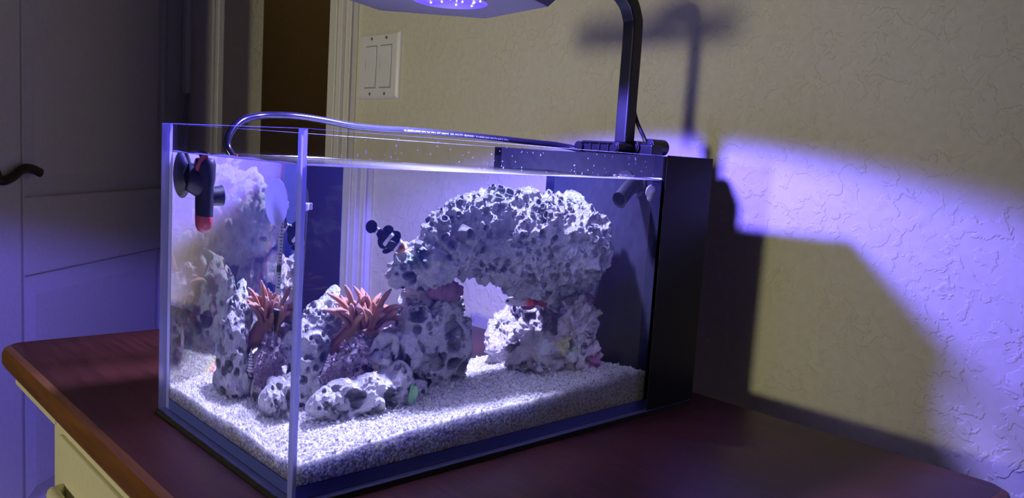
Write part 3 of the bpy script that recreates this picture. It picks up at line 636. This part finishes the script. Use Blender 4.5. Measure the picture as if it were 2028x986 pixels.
# ------------------------------------------------------------------ anemone
an_c = Vector((0.470, 0.600, 0.352))
ane = empty('sea_anemone', 'orange brown bubble tip anemone with finger tentacles between the rocks', 'anemone', tuple(an_c))
mb = MB()
mb.tube(spline([(.370, .675, .262), (.395, .655, .290), (.430, .625, .322), tuple(an_c), (.476, .596, .364)], 6), [.026 + .0012 * k for k in range(12)] + [.041 + .0022 * k for k in range(9)] + [.058, .050, .036, .018], 24, cols=[(.15 + .003 * k, .055 + .002 * k, .028 + .001 * k) for k in range(25)])
mb.v = [(x + .005 * math.sin(60 * y + 40 * z), y + .005 * math.sin(50 * x + 70 * z), z) for x, y, z in mb.v]
obj('column', mb, M['flesh'], ane, smooth=True)
rr = random.Random(5)
for k in range(38):
    ringi = k % 3; a_ = k * 2.399 + rr.uniform(-.2, .2); r0 = (.016, .032, .047)[ringi]
    lean = (.12, .32, .55)[ringi] + rr.uniform(-.15, .2); ln = rr.uniform(.075, .145) * (1.0, 1.0, .9)[ringi]
    d_ = Vector((math.cos(a_), math.sin(a_), 0)); st = an_c + d_ * r0 + Vector((0, 0, .008))
    pts = []; p = st.copy(); bend = rr.uniform(-.9, 1.3); side = rr.uniform(-1.2, 1.2); steps = 9
    for i in range(steps + 1):
        pts.append(tuple(p)); t_ = i / steps; an_ = lean + bend * t_
        dd_ = d_ * math.sin(an_) + Vector((0, 0, 1)) * math.cos(an_) + Vector((-d_.y, d_.x, 0)) * side * t_
        p += dd_.normalized() * ln / steps
    pts.append(tuple(p + dd_.normalized() * .0055)); R0 = rr.uniform(.0090, .0120)
    rad = [R0 * f_ for f_ in (1.0, 1.0, .97, .93, .90, .90, .92, .95, .96, .86, .30)]
    cols = [tuple(np.array((.19, .075, .028)) * (1 - i / steps) + np.array((.30, .13, .060)) * (i / steps)) for i in range(steps + 2)]
    cols[-1] = cols[-2] = (.36, .20, .16)
    mb = MB(); mb.tube(pts, rad, 10, cols=cols); obj('tentacle', mb, M['flesh'], ane, smooth=True)

# fringed purple coral: a colony of feathery polyps
cor = empty('polyp_coral', 'purple brown colony of feathery fringed coral polyps below the anemone', 'coral', (.33, .44, .26))
def polyp(k):
    r3 = random.Random(k); m_ = MB(); c1 = (.20, .13, .17); c2 = (.48, .38, .48)
    m_.tube([(0, 0, -.4), (0, 0, .3), (0, 0, .75)], [.30, .26, .42], 8, cols=[c1, c1, (.30, .20, .30)])
    for i in range(22):
        a_ = 2 * PI * i / 22 + r3.uniform(-.15, .15); e_ = r3.uniform(.15, .75); L_ = r3.uniform(.9, 1.3)
        u_ = Vector((math.cos(a_), math.sin(a_), 0)); p0 = u_ * .36 + Vector((0, 0, .72)); p1 = p0 + (u_ + Vector((0, 0, e_))).normalized() * L_ * .6; p2 = p1 + (u_ + Vector((0, 0, e_ - .5))).normalized() * L_ * .5
        m_.tube([p0, p1, p2], [.06, .045, .02], 4, cols=[c1, (.30, .21, .29), c2])
    return mesh_from('polyp', np.array(m_.v), m_.f, M['flesh'], cols=m_.c)
PO = [polyp(k) for k in range(3)]
cand = [i for i in RNG.permutation(len(mv)) if mv[i][0] < .47 and mv[i][1] < .56 and mv[i][2] > .17 and (mn[i][2] > -.2) and (mn[i][0] + mn[i][1] < .5)]
gp_ = []
cb = base(cor)
for i in cand:
    if len(gp_) >= 74: break
    if all(np.sum((mv[i] - mv[j]) ** 2) > .016 ** 2 for j in gp_): gp_.append(i)
for k, i in enumerate(gp_):
    o = link('polyp', PO[k % 3], cor); nrm = Vector(mn[i] + np.array([0, 0, .5]) + RNG.normal(size=3) * .2).normalized()
    o.rotation_mode = 'QUATERNION'; o.rotation_quaternion = Vector((0, 0, 1)).rotation_difference(nrm) @ Quaternion((0, 0, 1), random.uniform(0, 6))
    o.location = Vector((mv[i] + mn[i] * .004 - cb) * S); s_ = random.uniform(.013, .017) * S; o.scale = (s_, s_, s_)

# ------------------------------------------------------------------ fish
def fish_body(mb, L_, prof, colf, wid, seg=24, n=110):
    """spindle along +x (head) from -L/2 to L/2; prof gives half height at t, wid the width ratio"""
    V = []; c = []
    for i in range(n + 1):
        t_ = i / n; h_ = np.interp(t_, *prof) * L_; x_ = (t_ - .5) * L_
        for k in range(seg):
            a_ = 2 * PI * k / seg; V.append((x_, math.cos(a_) * h_ * wid, math.sin(a_) * h_)); c.append(colf(t_, math.sin(a_)))
    mb.add(V, [(i * seg + k, i * seg + (k + 1) % seg, (i + 1) * seg + (k + 1) % seg, (i + 1) * seg + k) for i in range(n) for k in range(seg)] + [tuple(range(seg))[::-1], tuple(n * seg + k for k in range(seg))], 0, c)
def fin(name, pts, mat, parent, fr, th=.0018, col=(.01, .01, .012)):
    """flat fin with thickness; pts are (x, z) or (x, y, z) outline"""
    P = [Vector(p) if len(p) == 3 else Vector((p[0], 0, p[1])) for p in pts]
    if len(P) < 11: P = [Vector(q) for q in spline([P[-1]] + P + [P[0], P[1]], 4)[4:-5]]
    n = len(P)
    nrm = (P[1] - P[0]).cross(P[-1] - P[0]); nrm = nrm.normalized() if nrm.length > 1e-9 else Vector((0, 1, 0))
    V = [p + nrm * th for p in P] + [p - nrm * th for p in P]; cen = sum(P, Vector()) / n
    V += [cen + nrm * th * 1.6, cen - nrm * th * 1.6]
    F = [(k, (k + 1) % n, 2 * n) for k in range(n)] + [(n + (k + 1) % n, n + k, 2 * n + 1) for k in range(n)] + [(k, n + k, n + (k + 1) % n, (k + 1) % n) for k in range(n)]
    mb = MB(); mb.add([fr @ v for v in V], F, 0, col if isinstance(col, list) else [col] * len(V)); return obj(name, mb, mat, parent, smooth=True)
def frame(c, fwd, up=(0, 0, 1)):
    f = Vector(fwd).normalized(); u = Vector(up); u = (u - f * u.dot(f)).normalized(); s_ = u.cross(f)
    m_ = Matrix((f, s_, u)).transposed().to_4x4(); m_.translation = Vector(c); return m_
def arc(cx, cz, rx, rz, a0, a1, n=9): return [(cx + rx * math.cos(math.radians(a0 + (a1 - a0) * k / n)), cz + rz * math.sin(math.radians(a0 + (a1 - a0) * k / n))) for k in range(n + 1)]

FL = 0.132
FR = frame((0.508, 0.488, 0.664), (.62, -.56, -.50))
cl = empty('clownfish', 'small black clownfish with three white bars hovering above the left tip of the rock bridge', 'fish', tuple(FR.translation))
BL, WH, OR = (.006, .005, .008), (.80, .80, .86), (.55, .16, .03)
def cc(t_, s_):
    b_ = .02 * s_
    if .755 + b_ < t_ < .825 + b_ * .5: return WH
    if .43 + .03 * s_ < t_ < .525 + .03 * s_: return WH
    if .07 < t_ < .115: return WH
    if t_ > .93: return OR
    if t_ > .83: return tuple(np.array(OR) * .35)
    return BL
mb = MB(); fish_body(mb, FL, ([0, .05, .12, .25, .45, .62, .78, .9, .97, 1], [.085, .085, .10, .17, .215, .215, .185, .13, .07, .02]), cc, .48)
mb.v = [tuple(FR @ Vector(p)) for p in mb.v]; obj('body', mb, M['skin'], cl, smooth=True)
fin('tail_fin', [(x * FL, z * FL) for x, z in [(-.46, .07)] + arc(-.60, 0, .16, .17, 60, 300, 12) + [(-.46, -.07)]], M['skin'], cl, FR, col=BL)
fin('dorsal_fin', [(x * FL, z * FL) for x, z in [(.22, .19), (.16, .30), (.06, .31), (-.02, .235), (-.10, .31), (-.22, .30), (-.30, .20), (-.28, .12), (0, .18)]], M['skin'], cl, FR, col=BL)
fin('anal_fin', [(x * FL, z * FL) for x, z in [(.02, -.19), (-.03, -.29), (-.16, -.30), (-.27, -.20), (-.26, -.12)]], M['skin'], cl, FR, col=BL)
for s_ in (-1, 1):
    fin('pectoral_fin', [Vector((x * FL, s_ * (.10 + y) * FL, z * FL)) for x, y, z in ((.24, 0, .03), (.18, .06, .06), (.08, .11, .04), (.05, .12, -.05), (.10, .09, -.11), (.20, .03, -.08))], M['skin'], cl, FR, col=BL)
    fin('pelvic_fin', [Vector((x * FL, s_ * (.04 + y) * FL, z * FL)) for x, y, z in ((.20, 0, -.18), (.13, .03, -.32), (.03, .04, -.36), (.0, .03, -.28), (.10, 0, -.19))], M['skin'], cl, FR, col=BL)
    mb = MB(); mb.ball(FR @ Vector((.36 * FL, s_ * .052 * FL * 1.25, .045 * FL)), .006, 12, 8); obj('eye', mb, M['eye'], cl, smooth=True)

FL2 = 0.150
FR2 = frame((1.150, 0.56, 0.402), (-.72, .55, .02))
ff = empty('firefish', 'slim white dartfish with a red tail peeking from the rocks under the bridge', 'fish', tuple(FR2.translation))
def fc(t_, s_):
    a_, b_ = np.array((.80, .74, .80)), np.array((.62, .06, .05)); k_ = np.clip((.50 - t_) / .22, 0, 1); c_ = a_ * (1 - k_) + b_ * k_
    if t_ < .15: c_ = np.array((.12, .02, .02))
    if s_ > .9 and t_ > .8: c_ = c_ * .5
    return tuple(c_)
mb = MB(); fish_body(mb, FL2, ([0, .1, .35, .6, .8, .92, .98, 1], [.05, .065, .10, .115, .11, .085, .05, .02]), fc, .6)
mb.v = [tuple(FR2 @ Vector(p)) for p in mb.v]; obj('body', mb, M['skin'], ff, smooth=True)
fin('tail_fin', [(x * FL2, z * FL2) for x, z in [(-.48, .045), (-.60, .10), (-.72, .09), (-.76, 0), (-.72, -.09), (-.60, -.10), (-.48, -.045)]], M['skin'], ff, FR2, col=(.18, .02, .02))
fin('dorsal_fin', [(x * FL2, z * FL2) for x, z in [(.12, .10), (.05, .19), (-.15, .20), (-.35, .15), (-.40, .07), (-.1, .10)]], M['skin'], ff, FR2, col=(.35, .10, .12))
fin('dorsal_spine', [(x * FL2, z * FL2) for x, z in [(.22, .10), (.08, .26), (-.12, .36), (.06, .22), (.15, .10)]], M['skin'], ff, FR2, th=.001, col=(.70, .66, .70))
fin('anal_fin', [(x * FL2, z * FL2) for x, z in [(.02, -.10), (-.08, -.19), (-.30, -.18), (-.40, -.07)]], M['skin'], ff, FR2, col=(.16, .06, .10))
for s_ in (-1, 1):
    mb = MB(); mb.ball(FR2 @ Vector((.42 * FL2, s_ * .045 * FL2, .025 * FL2)), .0052, 12, 8); obj('eye', mb, M['eye'], ff, smooth=True)
    fin('pelvic_fin', [Vector((x * FL2, s_ * (.03 + y) * FL2, z * FL2)) for x, y, z in ((.26, 0, -.09), (.24, .02, -.22), (.17, .03, -.26), (.18, 0, -.10))], M['skin'], ff, FR2, col=(.14, .10, .22))

# snail, gritty disc, green algae
sn_ = empty('turban_snail', 'tiny white ringed snail shell in the gap beside the tall slab rock', 'snail', (.337, .60, .235))
mb = MB(); prof = []
for k in range(8):
    r0 = .023 * (1 - k / 8.6); prof += [(r0 * .86, k * .0098), (r0 * 1.04, k * .0098 + .003), (r0 * 1.0, k * .0098 + .007)]
prof.append((.001, .0815)); mb.lathe(prof, (.337, .60, .202), (.12, .05, 1), 20); mb.c = [(.35, .32, .32) if (i // 20) % 3 == 0 else (.78, .77, .75) for i in range(len(mb.v))]
obj('shell', mb, M['shell'], sn_, smooth=True)
mb = MB(); mb.ball((.332, .593, .196), .016, 12, 8, (1, 1.2, .6), col=(.2, .18, .16)); obj('foot', mb, M['flesh'], sn_, smooth=True)
GD = (1.483, .047, .858)
v, f, c, _, _ = rock_mesh('gritty_disc', [(GD[0] + dx, GD[1], GD[2] + dz, .019) for dx, dz in ((0, 0), (.009, .006), (-.009, .004), (0, -.010), (0, .010))], 9, voxel=.0032, big=.002, small=.003, nod=.004, pits=0, colr=(.50, .50, .44))
org = v.mean(0); v = org + (v - org) * np.array([.95, .5, 1.1]); o = link('gritty_disc', mesh_from('gritty_disc', (v - org) * S, f, M['rock'], cols=c), None, tuple(org)); tag(o, 'pale gritty round disc stuck inside the front pane near the waterline and black panel', 'disc')
alg = empty('sea_lettuce', 'translucent green leaf of algae with a pale tip hanging on the low front rock', 'algae', (.552, .345, .165))
mb = MB(); V = []; c_ = []
for i in range(9):
    for j in range(7):
        u_, w_ = i / 8, j / 6 - .5; wd = .034 * math.sin(PI * (0.15 + .8 * u_))
        V.append((.552 + w_ * wd * 1.05 - .010 * u_, .340 - .014 * math.sin(u_ * 3) + .006 * math.sin(6 * w_ + 5 * u_), .198 - .078 * u_ + .004 * math.cos(9 * w_)))
        c_.append((.55, .75, .60) if u_ > .86 and abs(w_) < .4 else (.15, .33, .13))
mb.add(V, [(i * 7 + j, i * 7 + j + 1, (i + 1) * 7 + j + 1, (i + 1) * 7 + j) for i in range(8) for j in range(6)], 0, c_)
o = obj('leaf', mb, M['flesh'], alg, smooth=True); sd = o.modifiers.new('thick', 'SOLIDIFY'); sd.thickness = .003 * S

# ------------------------------------------------------------------ thermometer
TB, TT = Vector((.072, .214, .405)), Vector((.080, .196, .850))
th = empty('thermometer', 'clear glass aquarium thermometer held by a suction cup inside the side pane', 'thermometer', tuple(TB))
tx = (TT - TB).normalized(); tl = (TT - TB).length
def tp(t_): return tuple(TB + tx * t_)
R_ = .0195
mb = MB(); mb.tube([tp(0), tp(.02), tp(.075), tp(.095), tp(.2), tp(tl - .03), tp(tl - .012), tp(tl)], [.004, .009, .017, R_, R_, R_, .014, .003], 20); obj('glass_tube', mb, M['clear'], th, smooth=True)
mb = MB(); side = Vector((-.74, -.67, 0)); across = tx.cross(side).normalized(); 
def card(mb, u0, u1, t0, t1, d_, mi=0):
    P = [Vector(tp(t)) + across * u + side * d_ for t, u in ((t0, u0), (t0, u1), (t1, u1), (t1, u0))]; P += [p - side * .0012 for p in P]
    mb.add(P, [(0, 1, 2, 3), (7, 6, 5, 4), (0, 4, 5, 1), (1, 5, 6, 2), (2, 6, 7, 3), (3, 7, 4, 0)], mi)
card(mb, -.011, .011, .13, tl - .05, 0); obj('scale_card', mb, M['paper'], th)
mb = MB()
for k in range(26): card(mb, -.002 if k % 5 else -.008, .007, .15 + k * .0095, .1525 + k * .0095, .0014)
o = obj('scale_marks', mb, M['ink'], th)
mb = MB(); card(mb, -.009, .009, .195, .215, .003); obj('green_band', mb, M['green_ink'], th)
mb = MB(); mb.tube([tp(.018), tp(.07), tp(.088)], [.006, .013, .014], 14); obj('ballast', mb, M['lead'], th, smooth=True)
mb = MB(); mb.lathe([(.066, .000), (.066, .003), (.055, .008), (.03, .014), (.013, .02), (.011, .034)], (T + .002, .193, .797), (1, 0, 0), 32); obj('suction_cup', mb, M['frosted'], th, smooth=True)
mb = MB(); c_ = Vector(tp(.385)); mb.tube([c_ - tx * .010, c_ + tx * .010], .0235, 16); mb.box((c_.x - .03, c_.y - .008, c_.z - .009), (c_.x + .032, c_.y + .008, c_.z + .010)); obj('clip', mb, M['white_plastic'], th, bevel=.002)

# ------------------------------------------------------------------ circulation pump with its cord
pu = empty('circulation_pump', 'black cylindrical circulation pump with red end cap on the back pane', 'pump', (.222, .87, .64))
PX, PY = .222, .868
mb = MB(); mb.lathe([(.052, .690), (.054, .72), (.056, .80), (.062, .822), (.064, .872), (.056, .888), (.030, .892)], (PX, PY, 0), seg=32); obj('body', mb, M['black_plastic'], pu, smooth=True)
mb = MB(); mb.lathe([(.008, .636), (.034, .641), (.049, .656), (.0535, .682), (.054, .694), (.045, .694)], (PX, PY, 0), seg=32); obj('end_cap', mb, M['red_plastic'], pu, smooth=True)
mb = MB(); mb.tube([(PX + .03, PY - .01, .762), (PX + .085, PY - .03, .765), (PX + .108, PY - .038, .768)], [.032, .034, .036], 20); mb.tube([(PX + .1085, PY - .0385, .768), (PX + .09, PY - .03, .766)], [.028, .020], 20); obj('outlet', mb, M['black_plastic'], pu, smooth=True)
mb = MB(); mb.tube([(PX - .02, PY + .01, .80), (PX - .075, PY + .035, .82), (PX - .10, PY + .05, .825)], [.05, .052, .05], 20); obj('neck', mb, M['black_plastic'], pu, smooth=True)
mb = MB(); mb.lathe([(.082, 0), (.084, .006), (.07, .018), (.045, .036), (.035, .05)], (.112, AW - T - .003, .832), (0, -1, 0), 32); obj('suction_foot', mb, M['black_plastic'], pu, smooth=True)
mb = MB(); mb.tube([(PX - .066, PY + .000, .815), (PX - .064, PY + .000, .85), (PX - .05, PY - .015, .878), (PX - .015, PY - .035, .896)], .020, 12, sq=(1, .6)); obj('red_grip', mb, M['red_plastic'], pu, smooth=True)
CP = [(.215, .87, .885), (.195, .90, .93), (.205, .915, .975), (.262, .945, 1.028), (.36, .985, 1.053), (.482, .985, 1.062), (.611, .985, 1.056), (.748, .98, 1.043), (.90, .98, 1.041), (.994, .98, 1.044), (1.266, .98, 1.044), (1.50, .965, 1.040), (1.70, .92, 1.034), (1.82, .85, 1.027), (1.88, .76, 1.0), (1.91, .70, .90), (1.92, .68, .5), (1.95, .66, .06), (2.03, .64, .0), (2.09, .62, -.2), (2.12, .62, -.6)]
path = spline(CP, 10)
mb = MB(); mb.tube(path, .0135, 14); cord = obj('power_cord', mb, M['cable'], pu, smooth=True)
# the cord's white print, wrapped on its side
def cord_text(txt, x_from, x_to):
    cu = bpy.data.curves.new('t', 'FONT'); cu.body = txt; cu.size = 1.0; cu.resolution_u = 1
    to = bpy.data.objects.new('t', cu); COL.objects.link(to); dg = bpy.context.evaluated_depsgraph_get(); dg.update(); e = to.evaluated_get(dg); m2 = e.to_mesh()
    v = np.array([tuple(p.co) for p in m2.vertices]); f = [tuple(p.vertices) for p in m2.polygons]; e.to_mesh_clear(); bpy.data.objects.remove(to)
    wd = v[:, 0].max(); xs = np.array([p[0] for p in path]); i0 = int(np.argmax(xs > .5)); px_ = np.array(path[i0:i0 + 70])
    X = x_from + v[:, 0] / wd * (x_to - x_from); yy = (v[:, 1] - .35) * .0105
    Y = np.interp(X, px_[:, 0], px_[:, 1]); Z = np.interp(X, px_[:, 0], px_[:, 2]); an_ = yy / .0139 - .15
    P = np.stack([X, Y - .0139 * np.cos(an_), Z + .0139 * np.sin(an_)], 1)
    me = mesh_from('printed_text', (P - base(pu)) * S, f, M['print'], smooth=False); o = link('printed_text', me, cord); tag(o, 'white print along the cord')
cord_text('UL E63574 AWM 300V 90C VW-1 SVT 18AWG  CSA 105C FT1 CELPHINEU  TO AWM 2464 CHUTY AWG VW-1', .985, 1.56)

# ------------------------------------------------------------------ aquarium lamp on its arm
la = empty('aquarium_light', 'black hexagonal aquarium lamp on a bent square arm clamped to the tank rim', 'lamp', (1.79, .45, 1.0))
def hexpt(r, a_): 
    k = math.radians(60); b_ = (a_ - math.radians(22)) % k - k / 2; rr_ = r * math.cos(k / 2) / math.cos(b_); return (0.816 + rr_ * math.cos(a_), 0.592 + rr_ * math.sin(a_))
nseg = 60; angs = [math.radians(22) + 2 * PI * k / nseg for k in range(nseg)]
mb = MB(); rings = [(.43, LZ), (.475, LZ + .045), (.475, LZ + .085), (.44, LZ + .11)]
V = [(LX + .140 * math.cos(a_), LY + .140 * math.sin(a_), LZ) for a_ in angs]
for r, z in rings: V += [(*hexpt(r, a_), z) for a_ in angs]
qf = lambda i: [(i * nseg + k, (i + 1) * nseg + k, (i + 1) * nseg + (k + 1) % nseg, i * nseg + (k + 1) % nseg) for k in range(nseg)]
mb.add(V, qf(0), 1); k0 = len(mb.v)
mb.add(V, qf(1) + qf(2) + qf(3) + [tuple(4 * nseg + k for k in range(nseg))], 0)
obj('housing', mb, [M['black_metal'], M['grey_face']], la)
mb = MB(); mb.lathe([(.140, LZ), (.135, LZ + .006), (.10, LZ + .022), (.05, LZ + .034), (.001, LZ + .036)], (LX, LY, 0), seg=48, closed=True); obj('lens', mb, M['lens'], la, smooth=True)
mb = MB(); mb.lathe([(.001, LZ + .026), (.030, LZ + .026), (.030, LZ + .034), (.001, LZ + .034)], (LX, LY, 0), seg=24); obj('led', mb, M['led'], la)
for k in range(22):
    a_ = k * 2.4; r = .035 + .085 * math.sqrt(k / 22); z = LZ + .030 - .024 * (r / .12) ** 2
    mb = MB(); mb.ball((LX + r * math.cos(a_), LY + r * math.sin(a_), z), .0035, 6, 4); obj('led', mb, M['led'], la)
AX, AY = 1.80, .448
ap = spline([(AX, AY, 1.05), (AX, AY, 1.25), (AX, AY, 1.53), (AX - .012, AY + .002, 1.60), (AX - .05, AY + .008, 1.660), (AX - .13, AY + .02, 1.695), (1.4, .50, 1.70), (1.15, .54, 1.68), (1.05, .57, 1.64)], 8)
mb = MB(); mb.tube(ap, .046, 4, up=(1, 1, 0)); obj('arm', mb, M['black_metal'], la, bevel=.008)
mb = MB(); mb.box((AX - .06, AY - .03, 1.003), (AX + .07, AY + .185, 1.052))
for k in range(4): mb.box((AX - .068, AY - .02 + k * .052, 1.010), (AX - .058, AY - .012 + k * .052, 1.050))
mb.box((AX - .07, AY - .03, 1.044), (AX + .075, AY + .19, 1.054)); mb.box((AX + .022, AY - .03, .90), (AX + .06, AY + .19, 1.01)); cp = obj('clamp', mb, M['black_plastic'], la, bevel=.004)
mb = MB(); mb.cyl((AX - .075, AY + .205, 1.026), (AX + .05, AY + .205, 1.026), .024, 20); obj('hinge_pin', mb, M['black_plastic'], cp, smooth=True)
mb = MB(); mb.box((AX + .04, AY - .125, .93), (AX + .12, AY + .03, 1.05)); obj('clamp_bracket', mb, M['black_plastic'], la, bevel=.006)
for yo, r, x0, x1 in ((-.020, .024, -.085, .02), (-.030, .030, .03, .145), (-.085, .036, .06, .17)):
    mb = MB(); mb.cyl((AX + x0, AY + yo, 1.004 + r), (AX + x1, AY + yo, 1.004 + r), r, 24); mb.cyl((AX + x0 - .004, AY + yo, 1.004 + r), (AX + x0, AY + yo, 1.004 + r), r * .75, 20); obj('clamp_knob', mb, M['black_plastic'], la, smooth=True, bevel=.003)
mb = MB(); mb.tube(spline([(AX + .036, AY + .014, 1.50), (AX + .044, AY + .002, 1.25), (AX + .046, AY - .02, 1.16), (AX + .055, AY - .07, 1.07), (AX + .075, AY - .09, 1.0), (AX + .09, AY - .08, .8), (AX + .10, AY - .05, .3)], 6), .009, 8); obj('lamp_cord', mb, M['cable'], la, smooth=True)
